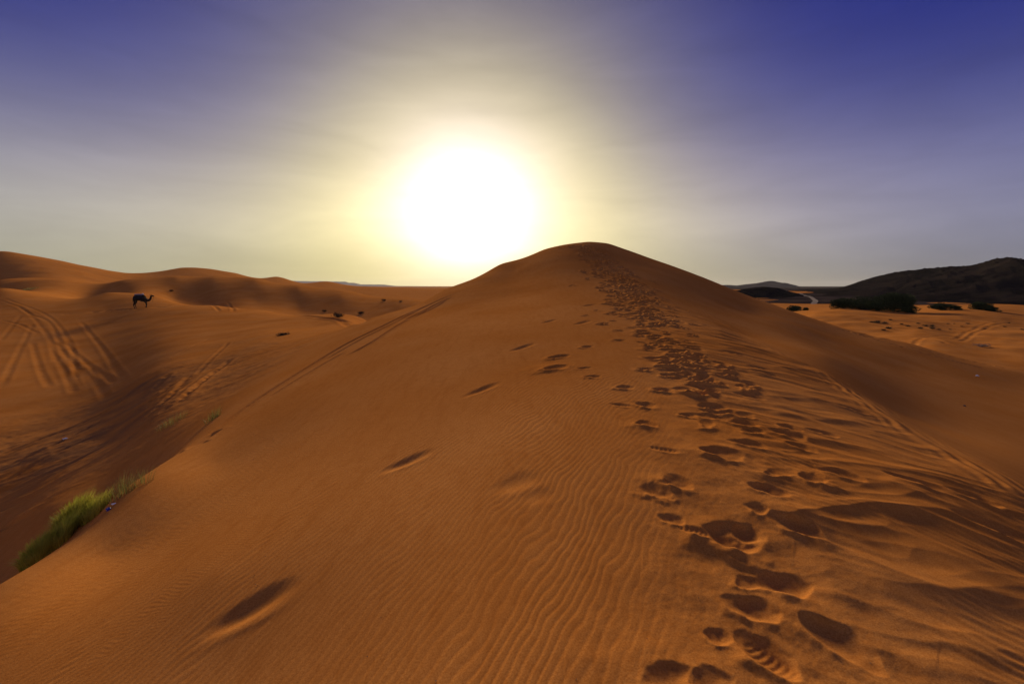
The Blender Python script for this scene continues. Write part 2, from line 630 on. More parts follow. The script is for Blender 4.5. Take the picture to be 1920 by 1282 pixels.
# --- broad undulation
inner = np.hypot(GX, GY)
DZ += 0.10 * fbm(GX / 6.0, GY / 6.0, 2, 21) * sstep(14.0, 34.0, inner) * sstep(300, 60, inner) * 0.6
farm = sstep(120, 260, inner) * sstep(900, 420, inner)
DZ += farm * 0.8 * (1 - np.abs(fbm(GX / 70.0, GY / 45.0, 3, 33)))
DZ += sstep(60, 100, inner) * sstep(200, 120, inner) * 0.25 * fbm(GX / 9.0, GY / 9.0, 3, 35) * (GX > 0)

# trail axis and brink in plan
TRAIL = smooth_line([hit(*p)[:2] for p in ((1480, 1270), (1430, 1130), (1400, 1000), (1390, 900), (1350, 800), (1310, 730), (1270, 670), (1230, 620), (1195, 575), (1165, 530), (1130, 490), (1095, 460))])
BRINK = smooth_line([hit(*p)[:2] for p in ((1919, 930), (1750, 832), (1640, 762), (1550, 702), (1460, 660), (1370, 612), (1300, 572), (1230, 525), (1160, 470))])
near_i = slice(0, int(np.searchsorted(RR, 45)))
near_j = slice(*np.searchsorted(AZ, (R(-56), R(56))))
X, Y = GX[near_i, near_j], GY[near_i, near_j]
d_trail, t_trail = polydist(X, Y, TRAIL[::2])       # positive left of the walkers
d_brink, t_brink = polydist(X, Y, BRINK[::2])

# --- shelf between trail and brink: wind-combed drifts running across the crest
shelf = sstep(0.25, -0.5, d_trail) * sstep(-0.15, 0.5, d_brink) * sstep(26, 14, Y)
wx, wy = X + 0.25 * fbm(X * 0.8, Y * 0.8, 2, 41), Y + 0.22 * fbm(X * 0.7, Y * 0.7, 2, 43)
al, ac = wx * 0.96 - wy * 0.28, wx * 0.28 + wy * 0.96
drift = 1 - np.abs(fbm(al * 0.55, ac * 1.55, 2, 45)) * 1.6
drift2 = 1 - np.abs(fbm(al * 1.5, ac * 5.0, 2, 47)) * 1.6
DZ[near_i, near_j] += shelf * (0.020 * drift + 0.005 * drift2)
# the brink itself: a soft roll and fine combed lines along it
band = np.exp(-((d_brink - 0.12) / 0.22) ** 2) * sstep(26, 10, Y)
DZ[near_i, near_j] += 0.03 * band + 0.010 * np.exp(-(d_brink / 0.35) ** 2) * np.sin(d_brink * 38 + 5 * fbm(X, Y, 2, 3)) * sstep(18, 6, Y)

# --- wind ripples on the left flank, weak on the crest
rip_m = sstep(0.1, 0.9, d_trail) * sstep(26, 9, Y) * sstep(-5.0, -3.4, X + 0.12 * Y)
rip_m = rip_m * (0.50 + 0.50 * np.clip(1.5 * fbm(X * 0.55, Y * 0.4, 3, 51) + 0.55, 0, 1))
turn = 24 + 26 * sstep(-0.6, 1.6, X - 0.06 * Y) + 8 * fbm(X * 0.4, Y * 0.3, 2, 53)
ux = X + 0.08 * fbm(X * 1.3, Y * 0.6, 2, 55) + 0.027 * fbm(X * 5, Y * 2.6, 2, 57)
phase = (ux * math.cos(R(24)) - Y * math.sin(R(24)) - 0.10 * np.clip(X + 0.3 - 0.05 * Y, 0, 3) * Y * 0.35) / 0.055 * 2 * math.pi
wave = np.sin(phase) + 0.35 * np.sin(2 * phase + 0.9)
DZ[near_i, near_j] += rip_m * 0.0016 * (1 - 0.45 * sstep(2.2, 0.4, d_trail)) * wave
rip2 = sstep(0.5, -0.6, d_trail) * sstep(9, 4, Y) * sstep(-0.1, 0.5, d_brink)
DZ[near_i, near_j] += rip2 * 0.0025 * np.sin((wx * 0.75 + wy * 0.66) / 0.095 * 2 * math.pi + 2 * fbm(X * 2, Y * 2, 2, 58)) * np.clip(fbm(X * 0.9, Y * 0.9, 2, 59) + 0.3, 0, 1)

# --- crumbs and clods where feet broke the crust
DZ[near_i, near_j] += np.exp(-(d_trail / 0.75) ** 2) * sstep(22, 8, Y) * (0.0016 * fbm(X * 16, Y * 16, 3, 81, 0.65) + 0.009 * fbm(X * 2.6, Y * 2.6, 2, 83))

# --- explicit wind-cut crests on the shelf
for pix, h, nr, fr in (
        (((1440, 985), (1540, 962), (1650, 954), (1770, 965), (1919, 1010)), 0.085, 0.07, 0.42),
        (((1560, 1010), (1700, 1030), (1919, 1085)), 0.03, 0.10, 0.25),
        (((1500, 905), (1580, 930), (1680, 935), (1760, 930)), 0.05, 0.06, 0.3),
        (((1520, 868), (1640, 880), (1760, 900), (1880, 935)), 0.055, 0.06, 0.3),
        (((1640, 900), (1740, 940), (1850, 975)), 0.05, 0.05, 0.25),
        (((1430, 775), (1540, 790), (1640, 800)), 0.05, 0.08, 0.35),
        (((1480, 820), (1590, 838), (1700, 862)), 0.045, 0.07, 0.3),
        (((1400, 700), (1480, 716), (1560, 740)), 0.06, 0.10, 0.4),
        (((1440, 690), (1520, 698), (1580, 722)), 0.06, 0.08, 0.4),
        (((1420, 745), (1530, 752), (1640, 782)), 0.055, 0.09, 0.4),
        (((1500, 1100), (1660, 1150), (1919, 1260)), 0.035, 0.13, 0.30),
        (((1600, 1080), (1760, 1110), (1919, 1122)), 0.04, 0.10, 0.32),
        (((1330, 645), (1400, 655), (1460, 668)), 0.05, 0.12, 0.5)):
    blade(pix, h * 0.42, nr * 1.4, fr)

# --- old tracks half filled by wind, on the left flank
for x0, y0, x1, y1, wd, dp in ((380, 1195, 560, 1085, 0.20, 0.065), (712, 888, 812, 842, 0.17, 0.06), (925, 925, 1010, 885, 0.24, 0.028), (868, 745, 938, 716, 0.17, 0.055), (955, 660, 1003, 643, 0.18, 0.06),
                               (1015, 607, 1045, 598, 0.2, 0.05), (1075, 610, 1110, 600, 0.2, 0.05), (1090, 575, 1120, 570, 0.2, 0.05), (985, 945, 1030, 915, 0.2, 0.014)):
    a, b = hit(x0, y0), hit(x1, y1)
    ln = math.hypot(b[0] - a[0], b[1] - a[1])
    carve((a[0] + b[0]) / 2, (a[1] + b[1]) / 2, ln * 1.15, wd * 1.35, math.degrees(math.atan2(b[0] - a[0], b[1] - a[1])), dp * 0.5, rim=0.10, edge=0.9, push=(0.6, -0.8), wob=0.05, keep=0.8)

# --- sand heaped up by the feet before the last prints were pressed in
for px, py, rd, h, sx in ((1440, 1120, .26, .060, 1.5), (1500, 1190, .20, .045, 1.4), (1325, 1000, .19, .055, 1.5), (1335, 850, .22, .050, 1.5), (1248, 912, .13, .040, 1.2), (1290, 1276, .20, .050, 1.4), (1430, 945, .17, .035, 1.3), (1200, 800, .14, .035, 1.3), (1480, 985, .2, .04, 1.4),
                          (1310, 745, .24, .04, 1.4), (1270, 690, .26, .045, 1.5), (1030, 690, .22, .04, 1.6)):
    x, y, z = hit(px, py)
    si, sj = window(x, y, rd * 2.6)
    dx, dy = GX[si, sj] - x, GY[si, sj] - y
    q = np.hypot(dx / sx, dy) / rd
    q = q * (1 + 0.25 * fbm(dx * 4 + px, dy * 4, 2, px))
    DZ[si, sj] += 0.42 * h * np.exp(-q ** 2.0)

r3 = np.random.default_rng(23)
# --- prints one can pick out, from the photograph: x, y, length, width, heading, depth
PRINTS = [
    (1468, 1105, .34, .22, 80, .075), (1410, 1150, .30, .20, 110, .06), (1565, 1205, .42, .24, 150, .11), (1430, 1225, .34, .20, 150, .08), (1400, 1100, .20, .12, 60, .05),
    (1250, 1277, .26, .16, 75, .06), (1330, 1282, .24, .14, 75, .06), (1345, 1195, .16, .12, 40, .03),
    (1258, 975, .22, .14, 120, .07), (1370, 1010, .46, .36, 95, .10), (1400, 1000, .26, .20, 60, .05), (1490, 990, .40, .24, 125, .09), (1440, 920, .34, .24, 110, .09), (1420, 958, .2, .16, 20, .05),
    (1270, 905, .33, .24, 80, .09), (1570, 893, .50, .22, 118, .10), (1350, 850, .46, .32, 95, .10), (1395, 832, .46, .20, 108, .09), (1470, 815, .46, .22, 125, .09), (1500, 840, .36, .2, 120, .07),
    (1480, 805, .3, .24, 110, .08), (1390, 795, .44, .24, 100, .09), (1355, 772, .40, .26, 85, .10), (1290, 778, .26, .17, 90, .07), (1210, 795, .30, .22, 80, .08),
    (1830, 935, .4, .26, 120, .09), (1720, 910, .6, .2, 125, .08), (1860, 990, .6, .24, 120, .08),
    (1400, 743, .50, .24, 118, .10), (1300, 738, .40, .28, 90, .10), (1243, 732, .38, .22, 85, .08), (1320, 712, .44, .26, 100, .09), (1285, 702, .40, .24, 90, .08), (1345, 692, .50, .22, 110, .09),
    (1170, 726, .34, .20, 75, .07), (1112, 706, .34, .17, 85, .06), (1240, 690, .30, .18, 90, .06), (1225, 672, .46, .28, 80, .10), (1285, 672, .50, .26, 95, .10), (1300, 655, .46, .24, 95, .09),
    (1050, 668, .62, .26, 60, .12), (1040, 690, .66, .28, 62, .12), (1100, 650, .36, .2, 60, .06), (1160, 638, .34, .2, 80, .07), (1160, 620, .34, .2, 80, .07), (1150, 602, .34, .2, 80, .07), (1150, 585, .36, .2, 80, .07),
    (1250, 637, .5, .3, 90, .1), (1220, 655, .4, .24, 90, .08), (1180, 598, .4, .24, 80, .08), (1210, 612, .5, .3, 90, .1), (1240, 600, .5, .3, 90, .1),
    (1430, 700, .5, .24, 110, .08), (1370, 662, .6, .26, 105, .08), (1420, 690, .5, .2, 110, .06), (1600, 770, .5, .2, 120, .05), (1540, 815, .4, .2, 115, .05),
]
for i, (px, py, ln, wd, ang, dp) in enumerate(PRINTS):
    x, y, z = hit(px, py)
    carve(x, y, ln * 0.88, wd * 0.95, ang, dp * 0.66, rim=0.36, edge=0.62, push=(-0.6, -0.8), wob=0.24, power=2.1, seed=i + 1)
for px, py, ln, wd, ang in ((1243, 843, .30, .11, 118), (1163, 759, .30, .12, 112), (1096, 690, .3, .13, 70), (1300, 1000, .22, .10, 120), (1445, 1240, .26, .13, 155)):
    x, y, z = hit(px, py)
    carve(x, y, ln, wd, ang, 0.022, rim=0.3, edge=0.3, wob=0.03, seed=px)
    tread(x, y, ln * 0.9, wd * 0.9, ang, 0.0018, 13)

for i in range(46):
    k = r3.uniform(1.2, 9.5)
    j = int(np.clip(np.searchsorted(np.cumsum([0] + [math.dist(TRAIL[n], TRAIL[n + 1]) for n in range(len(TRAIL) - 1)]), k), 0, len(TRAIL) - 1))
    carve(TRAIL[j][0] + r3.normal(0.12, 0.34), TRAIL[j][1] + r3.normal(0, 0.2), r3.uniform(.22, .40), r3.uniform(.15, .26), r3.normal(85, 35), r3.uniform(.015, .045), rim=0.5, edge=0.6, wob=0.28, power=2.1, seed=300 + i, keep=0.3, cap=0.11)

# --- the trodden path climbing to the top: hundreds of overlapping prints
tp = np.array(TRAIL)
seglen = np.concatenate([[0], np.cumsum(np.hypot(*(tp[1:] - tp[:-1]).T))])
r2 = np.random.default_rng(5)
s_all = np.concatenate([r2.uniform(5.0, seglen[-1], 300), r2.uniform(12, seglen[-1], 220)])
for i, s in enumerate(s_all):
    x, y = np.interp(s, seglen, tp[:, 0]), np.interp(s, seglen, tp[:, 1])
    spread = 0.30 + 0.02 * min(s, 20)
    x += r2.normal(0.05, spread)
    y += r2.normal(0, 0.15)
    k = r2.uniform(0.75, 1.25)
    carve(x, y, 0.36 * k, 0.22 * k, r2.normal(60, 35), r2.uniform(0.04, 0.09) * (1 + 0.04 * min(s, 30)), rim=0.7, edge=0.6, wob=0.25, seed=i, keep=0.4, cap=float(np.interp(s, [8, 14, 24, 36], [0.14, 0.17, 0.26, 0.42])))

# --- slide marks down the left flank
for pix, w, dp in ((((862, 547), (800, 574), (712, 614), (637, 652), (535, 715), (467, 760), (365, 832)), .07, .05), (((840, 562), (770, 597), (700, 640), (640, 672)), .06, .04), (((790, 580), (730, 610), (670, 640), (600, 680)), .05, .035),
                   (((850, 556), (810, 575), (760, 600)), .07, .05), (((650, 658), (590, 692), (500, 748)), .05, .025), (((410, 806), (380, 826), (362, 838)), .10, .05)):
    groove(pix, w, dp, berm=0.45, rough=0.15)

# --- wheel and camel tracks in the hollow and on the far side
TR = [((0, 556), (60, 578), (100, 600), (130, 640), (140, 680), (145, 730)), ((0, 563), (40, 578), (70, 604), (95, 640), (105, 690)), ((62, 606), (40, 650), (15, 700), (0, 730)), ((40, 590), (20, 615), (0, 640)),
      ((60, 640), (75, 690), (95, 730)), ((100, 640), (125, 672), (150, 700)), ((105, 665), (125, 705), (140, 740)), ((150, 600), (190, 650), (220, 695), (240, 720)), ((165, 690), (190, 730), (200, 750)),
      ((0, 600), (40, 610), (70, 625)), ((30, 570), (60, 590), (95, 606), (115, 650), (150, 690), (180, 735)), ((120, 640), (160, 680), (230, 720))]
for t in TR:
    groove(t, 0.18, 0.024, berm=0.6, rough=0.6)
for t, w, dp in ((((0, 602), (100, 591), (200, 583), (270, 578), (340, 571), (400, 570), (460, 580)), .22, .10), (((380, 569), (402, 574), (412, 586)), .2, .08), (((410, 569), (432, 574), (438, 586)), .2, .08),
                 (((395, 634), (330, 665), (270, 690), (180, 735)), .12, .03), (((430, 640), (380, 690), (330, 735), (270, 770)), .12, .03)):
    groove(t, w, dp, berm=0.5, rough=0.8)
for t in (((320, 700), (270, 745), (190, 790), (90, 840), (0, 885)), ((330, 715), (250, 780), (150, 830), (0, 910)), ((360, 700), (290, 770), (220, 820), (130, 870), (0, 930)), ((300, 700), (200, 770), (100, 815), (0, 855)),
          ((410, 690), (340, 745), (270, 800), (215, 845)), ((435, 672), (380, 715), (330, 760)), ((250, 820), (150, 880), (60, 930), (0, 955)), ((60, 962), (20, 985), (0, 1000)), ((35, 975), (0, 992))):
    groove(t, 0.16, 0.06, berm=0.5, rough=0.7)

# rough trampled floor of the hollow
a, b = hit(150, 830)[:2]
hm = np.exp(-(((GX + 18) / 14) ** 2 + ((GY - 19) / 11) ** 2)) * (inner > 9) * sstep(-7, -9.5, GX)
DZ += hm * (0.028 * fbm(GX * 1.1, GY * 1.1, 3, 61) + 0.018 * np.abs(fbm(GX * 2.4, GY * 2.4, 2, 63)))
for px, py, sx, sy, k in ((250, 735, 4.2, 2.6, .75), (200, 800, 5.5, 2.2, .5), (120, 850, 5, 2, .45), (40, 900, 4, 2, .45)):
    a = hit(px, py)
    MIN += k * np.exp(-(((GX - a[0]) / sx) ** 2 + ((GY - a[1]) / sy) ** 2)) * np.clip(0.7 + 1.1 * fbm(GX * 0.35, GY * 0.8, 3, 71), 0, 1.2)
# tyre marks on the right flat
for t in (((1620, 634), (1720, 640), (1790, 648), (1919, 660)), ((1640, 628), (1700, 634), (1800, 640)), ((1800, 640), (1850, 615), (1900, 604)), ((1790, 636), (1835, 612), (1880, 602)), ((1700, 636), (1800, 632), (1919, 640))):
    groove(t, 0.28, 0.045, berm=0.6, rough=0.8)
for t in (((1560, 614), (1640, 634), (1700, 650), (1800, 672), (1900, 694)), ((1600, 625), (1720, 660), (1850, 690))):
    groove(t, 0.10, 0.07, berm=0.3, rough=2.0)
for t in (((590, 596), (640, 602), (690, 604)), ((560, 592), (620, 598), (660, 607))):
    groove(t, 0.25, 0.08, berm=0.5)

ZF = ZB + DZ
FROZEN = True
# normals of the whole field, so that the separate dunes meet without a seam
V = np.stack([GX, GY, ZF], -1)
dr = np.gradient(V, axis=0)
dc = np.gradient(V, axis=1)
NRM = np.cross(dc, dr)
NRM /= np.linalg.norm(NRM, axis=-1, keepdims=True) + 1e-12
NRM[NRM[..., 2] < 0] *= -1
V[..., 2] += EYE

# cells -> dunes
azc = np.degrees((AZ[:-1] + AZ[1:]) / 2)
edge_px = np.array([0, 100, 200, 300, 400, 500, 600, 680, 720, 830, 960, 1100, 1250, 1400, 1550, 1700, 1920])
edge_az = np.degrees(np.arctan((edge_px - 960) / F / 0.99))
edge_r = np.array([7.5, 8.6, 10, 12, 15, 20, 27, 33, 41, 50, 60, 65, 65, 60, 53, 46, 42]) * np.sqrt(1 + ((edge_px - 960) / F) ** 2)
R1 = np.interp(azc, edge_az, edge_r)
R2 = np.interp(azc, [-180, -47, -35, -22, -18, -10, 0, 20, 33, 60, 180], [140, 155, 125, 87, 74, 60, 70, 135, 160, 210, 200])
rc = (RR[:-1] + RR[1:]) / 2
cls = np.where(rc[:, None] < R1[None], 0, np.where(rc[:, None] < np.maximum(R2, R1 + 0.5)[None], np.where(azc < 5, 1, 2)[None], 3))
idx = np.arange(NR * NC).reshape(NR, NC)


def dune(name, k, label):
    ii, jj = np.nonzero(cls == k)
    q = np.stack([idx[ii, jj], idx[ii + 1, jj], idx[ii + 1, jj + 1], idx[ii, jj + 1]], -1)[:, ::-1]
    if k == 0:          # the patch underfoot and the seam behind
        pass
    used, inv = np.unique(q, return_inverse=True)
    inv = inv.reshape(-1)
    me = bpy.data.meshes.new(name)
    nv, nf = len(used), len(q)
    me.vertices.add(nv)
    me.vertices.foreach_set('co', V.reshape(-1, 3)[used].astype(np.float32).ravel())
    me.loops.add(nf * 4)
    me.loops.foreach_set('vertex_index', inv.reshape(-1, 4).astype(np.int32).ravel())
    me.polygons.add(nf)
    me.polygons.foreach_set('loop_start', (np.arange(nf) * 4).astype(np.int32))
    me.update(calc_edges=True)
    me.shade_smooth()
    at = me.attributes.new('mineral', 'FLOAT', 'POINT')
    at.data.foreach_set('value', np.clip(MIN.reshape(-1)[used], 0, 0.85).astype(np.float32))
    me.normals_split_custom_set_from_vertices(NRM.reshape(-1, 3)[used].tolist())
    me.materials.append(M_SAND)
    o = bpy.data.objects.new(name, me)
    C.objects.link(o)
    tag(o, label, kind='structure')
    return o


dune('main_dune', 0, 'orange sand dune with a crest trodden by footprints')
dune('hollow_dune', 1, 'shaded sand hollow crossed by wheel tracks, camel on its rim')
dune('sand_flat', 2, 'pale sand flat with tyre marks below the dark hills')
dune('distant_dunes', 3, 'rolling dunes and plain reaching to the horizon')

# ------------------------------------------------------------------ hills and mesas
def rock_material(name, a, b_, scale):
    m = simple(name, a, b_, scale, rough=1.0, spec=0.0)
    nt = m.node_tree
    b = nt.nodes['Principled BSDF']
    geo = nt.nodes.new('ShaderNodeNewGeometry')
    no = nt.nodes.new('ShaderNodeTexNoise')
    no.inputs['Scale'].default_value = 0.12
    no.inputs['Detail'].default_value = 8
    nt.links.new(geo.outputs['Position'], no.inputs['Vector'])
    bp = nt.nodes.new('ShaderNodeBump')
    bp.inputs['Strength'].default_value = 0.8
    bp.inputs['Distance'].default_value = 4.0
    nt.links.new(no.outputs['Fac'], bp.inputs['Height'])
    nt.links.new(bp.outputs[0], b.inputs['Normal'])
    return m


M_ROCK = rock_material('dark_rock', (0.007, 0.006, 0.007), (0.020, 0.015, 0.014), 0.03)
M_ROCK2 = rock_material('hazed_hill_rock', (0.035, 0.030, 0.036), (0.06, 0.05, 0.055), 0.004)  # distance haze put into the colour: rock made lighter and bluer
M_MESA = rock_material('hazed_mesa_rock', (0.20, 0.17, 0.17), (0.27, 0.23, 0.22), 0.002)  # base colour lightened to stand in for part of the distance haze
HILLS = {}


def hill(name, sil, Yc, run, mat, label, rough=1.0, seed=0, nu=200, nv=60, power=1.0, base=-8.6, flat=False, toward=(-0.62, -0.79)):
    """a ridge whose skyline passes through the given picture points at the distances Yc, with gullied flanks running down to the plain"""
    sx = np.array([p[0] for p in sil], float)
    U = np.linspace(sx[0], sx[-1], nu)
    yc = np.interp(U, [p[0] for p in Yc], [p[1] for p in Yc])
    k_ = []
    for px, py in sil:
        c, f, u = ray(px, py)
        k_.append((u / f, c / f))
    crest = np.interp(U, sx, [a_[0] for a_ in k_]) * yc
    xc = np.interp(U, sx, [a_[1] for a_ in k_]) * yc
    if not flat:
        k = np.array([1, 2, 3, 2, 1]) / 9.0
        crest = np.convolve(np.pad(crest, 2, mode='edge'), k, 'valid')
    T = np.linspace(-1, 1, nv)
    rn = np.interp(U, [p[0] for p in run], [p[1] for p in run])
    verts = []
    for i, t in enumerate(T):
        xw = xc + toward[0] * rn * -t * (1 if t < 0 else 0.9)
        yw = yc + toward[1] * rn * -t * (1 if t < 0 else 0.9)
        prof = (1 - abs(t)) ** power
        prof = 0.35 * prof * prof * (3 - 2 * prof) + 0.65 * prof if power == 1.0 else prof
        g = fbm(xw / 60.0 / rough + 2.3, yw / 60.0 / rough, 4, seed)
        along = xw * toward[1] - yw * toward[0]
        gul = np.abs(fbm(along / 24.0 / rough, (xw * toward[0] + yw * toward[1]) / 110.0 / rough, 3, seed + 5))
        h = base + (crest - base) * prof
        h = h + (crest - base) * (1 - prof) * prof * (0.5 * g - 0.6 * gul)
        # fine crags, also on the skyline
        h = h + (crest - base) * 0.03 * fbm(xw / 8.0 / rough, yw / 8.0 / rough, 4, seed + 9, 0.65) * np.clip(prof * 3, 0, 1)
        verts.append(np.stack([xw, yw, h + EYE], -1))
    Vh = np.array(verts)
    fc = [(i * nu + j, i * nu + j + 1, (i + 1) * nu + j + 1, (i + 1) * nu + j) for i in range(nv - 1) for j in range(nu - 1)]
    o = mesh_obj(name, Vh.reshape(-1, 3), fc, mat, smooth=True)
    tag(o, label, kind='structure')
    HILLS[name] = Vh
    return o


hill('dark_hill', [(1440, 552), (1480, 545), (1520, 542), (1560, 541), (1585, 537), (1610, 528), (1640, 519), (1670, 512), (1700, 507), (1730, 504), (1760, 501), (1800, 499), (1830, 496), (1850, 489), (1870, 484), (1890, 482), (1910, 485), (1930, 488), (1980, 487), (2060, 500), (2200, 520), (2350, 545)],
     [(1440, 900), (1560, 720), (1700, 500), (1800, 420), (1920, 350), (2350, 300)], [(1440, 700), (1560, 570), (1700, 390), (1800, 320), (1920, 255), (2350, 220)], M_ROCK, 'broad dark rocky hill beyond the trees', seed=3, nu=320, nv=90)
hill('dark_knoll', [(1300, 556), (1345, 553), (1380, 545), (1410, 539), (1435, 537), (1460, 540), (1490, 550), (1520, 566), (1545, 580)], [(1300, 330), (1545, 330)], [(1300, 110), (1545, 110)], M_ROCK, 'low dark knoll behind the dune edge', rough=0.6, seed=8, nu=140, nv=50)
hill('hazy_hill', [(1250, 541), (1300, 536), (1335, 535), (1365, 534), (1390, 536), (1410, 532), (1425, 530), (1447, 526), (1465, 530), (1475, 530), (1490, 537), (1520, 541), (1580, 543)], [(1250, 2600), (1580, 2600)], [(1250, 800), (1580, 800)], M_ROCK2, 'blue-grey hill in the haze', rough=6, seed=12, nu=160, nv=50)
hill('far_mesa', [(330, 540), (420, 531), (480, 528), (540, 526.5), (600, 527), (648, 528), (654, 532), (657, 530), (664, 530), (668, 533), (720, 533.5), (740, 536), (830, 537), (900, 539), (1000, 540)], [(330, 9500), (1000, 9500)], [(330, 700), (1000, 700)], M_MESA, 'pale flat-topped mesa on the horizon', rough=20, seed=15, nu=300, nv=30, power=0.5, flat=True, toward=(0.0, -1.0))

# stony plain in front of and between the hills
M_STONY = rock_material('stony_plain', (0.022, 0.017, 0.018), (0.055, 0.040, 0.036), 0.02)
PLAIN_Z = -7.3


def plain_z(x, y):
    r = np.hypot(x, y)
    return PLAIN_Z + 0.7 * fbm(x / 60.0, y / 60.0, 3, 91) - 3.2 * sstep(260, 165, r)


ar = np.radians(np.linspace(14, 72, 120))
rr_ = geo_rows(165, 13500, 1.035)
pxg, pyg = rr_[:, None] * np.sin(ar)[None], rr_[:, None] * np.cos(ar)[None]
pzg = plain_z(pxg, pyg)
nv_, nu_ = pxg.shape
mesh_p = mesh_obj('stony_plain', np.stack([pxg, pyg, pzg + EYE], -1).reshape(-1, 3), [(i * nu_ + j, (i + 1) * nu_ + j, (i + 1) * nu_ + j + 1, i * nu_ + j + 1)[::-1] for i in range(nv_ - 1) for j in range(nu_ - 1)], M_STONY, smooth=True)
tag(mesh_p, 'dark stony plain at the foot of the hills', kind='structure')

# the track that winds across it
M_PATH = simple('pale_track', (0.12, 0.09, 0.08), (0.17, 0.13, 0.11), 0.2)
w3 = []
for px, py in ((1460, 541.6), (1475, 545), (1497, 550), (1520, 558), (1529, 565), (1524, 570), (1534, 577)):
    c, f, u = ray(px, py)
    k = (PLAIN_Z) / u
    w3.append((c * k, f * k))
pp = smooth_line(w3, 8)
hv, hf = [], []
for k, (x, y) in enumerate(pp):
    a = Vector(pp[max(k - 1, 0)])
    b = Vector(pp[min(k + 1, len(pp) - 1)])
    t = (b - a).normalized()
    wv = Vector((-t.y, t.x)) * 1.1
    for s_ in (-1, 1):
        q = Vector((x, y)) + wv * s_
        hv.append((q.x, q.y, float(plain_z(np.array(q.x), np.array(q.y))) + EYE + 0.12))
for k in range(len(pp) - 1):
    hf.append((2 * k, 2 * k + 1, 2 * k + 3, 2 * k + 2))
o = mesh_obj('path', hv, hf, M_PATH, smooth=True)
tag(o, 'pale dirt track winding across the dark plain between the hills', kind='structure')


# ------------------------------------------------------------------ plants
def leaf_material(name, a, b_):
    m = simple(name, a, b_, 1.3, rough=0.9, spec=0.02)
    return m


M_LEAF = leaf_material('dark_foliage', (0.020, 0.030, 0.010), (0.042, 0.056, 0.018))
M_BARK = simple('bark', (0.07, 0.05, 0.035), (0.13, 0.095, 0.06), 9)
M_SCRUB = simple('dry_scrub', (0.05, 0.04, 0.02), (0.10, 0.075, 0.035), 5)


def grass_material(name, a, b_):
    """thin blades let the low sun through"""
    m = simple(name, a, b_, 3.0, rough=0.6, spec=0.25)
    nt = m.node_tree
    p = nt.nodes['Principled BSDF']
    tr = nt.nodes.new('ShaderNodeBsdfTranslucent')
    mx = nt.nodes.new('ShaderNodeMixShader')
    mx.inputs[0].default_value = 0.45
    src = p.inputs['Base Color'].links[0].from_socket
    nt.links.new(src, tr.inputs['Color'])
    nt.links.new(p.outputs[0], mx.inputs[1])
    nt.links.new(tr.outputs[0], mx.inputs[2])
    nt.links.new(mx.outputs[0], nt.nodes['Material Output'].inputs['Surface'])
    return m


M_GRASS = grass_material('green_grass', (0.28, 0.31, 0.03), (0.60, 0.54, 0.09))
M_GRASSDRY = grass_material('dull_grass', (0.13, 0.12, 0.035), (0.24, 0.20, 0.06))


def tube(verts, faces, pts, rads, n_=6):
    base = len(verts)
    for k, p in enumerate(pts):
        p = Vector(p)
        t = (Vector(pts[min(k + 1, len(pts) - 1)]) - Vector(pts[max(k - 1, 0)])).normalized()
        u = t.orthogonal().normalized()
        v = t.cross(u)
        for a in range(n_):
            an = 2 * math.pi * a / n_
            verts.append(p + (u * math.cos(an) + v * math.sin(an)) * rads[k])
    for k in range(len(pts) - 1):
        for a in range(n_):
            b = (a + 1) % n_
            faces.append((base + k * n_ + a, base + k * n_ + b, base + (k + 1) * n_ + b, base + (k + 1) * n_ + a))


def tree(x, y, w, h, label, seed, group='trees beyond the sand flat', name='tamarisk_tree', cat='tree'):
    rs = random.Random(seed)
    t = empty(name, (x, y, zat(x, y) + EYE - 0.15))
    tag(t, label, cat, group)
    tvs, tfs = [], []
    lobes = []
    n_l = 12 + int(w * 1.4)
    for k in range(n_l):
        a = rs.uniform(0, 2 * math.pi)
        q = rs.uniform(0.15, 0.75) * w * 0.5
        zc = h * rs.uniform(0.16, 0.80) * (1 - 0.45 * q / (w * 0.5))
        lobes.append((Vector((math.cos(a) * q, math.sin(a) * q * 0.8, zc)), rs.uniform(0.16, 0.27) * w, rs.uniform(0.14, 0.24) * h))
    for c_, rx, rz in lobes[:7]:
        mid = Vector((c_.x * 0.35, c_.y * 0.35, c_.z * 0.45))
        tube(tvs, tfs, [(rs.uniform(-.1, .1), rs.uniform(-.1, .1), 0), mid, c_], [0.05 * h ** 0.5, 0.035 * h ** 0.5, 0.012])
    mesh_obj('trunk', tvs, tfs, M_BARK, t)
    vs, fs = [], []
    for c_, rx, rz in lobes:
        for _ in range(int(150 * (1 + w * 0.12))):
            d = Vector((rs.gauss(0, 1), rs.gauss(0, 1), rs.gauss(0, 1))).normalized() * rs.uniform(0.45, 1.08) ** 0.6
            p = c_ + Vector((d.x * rx, d.y * rx, d.z * rz))
            if p.z < 0.02:
                continue
            s_ = rs.uniform(0.08, 0.19) * (0.6 + 0.10 * w)
            u = Vector((rs.gauss(0, 1), rs.gauss(0, 1), rs.gauss(0, 1))).normalized()
            v = u.orthogonal().normalized()
            b = len(vs)
            vs += [p - u * s_, p + v * s_ * 0.45, p + u * s_, p - v * s_ * 0.45]
            fs.append((b, b + 1, b + 2, b + 3))
    mesh_obj('crown', vs, fs, M_LEAF, t)
    return t


def tree_at(px, py_base, wpx, hpx, Y, label, seed):
    c, f, u = ray(px, py_base)
    x = c / f * Y
    return tree(x, Y, wpx / F * Y, hpx / F * Y, label, seed)


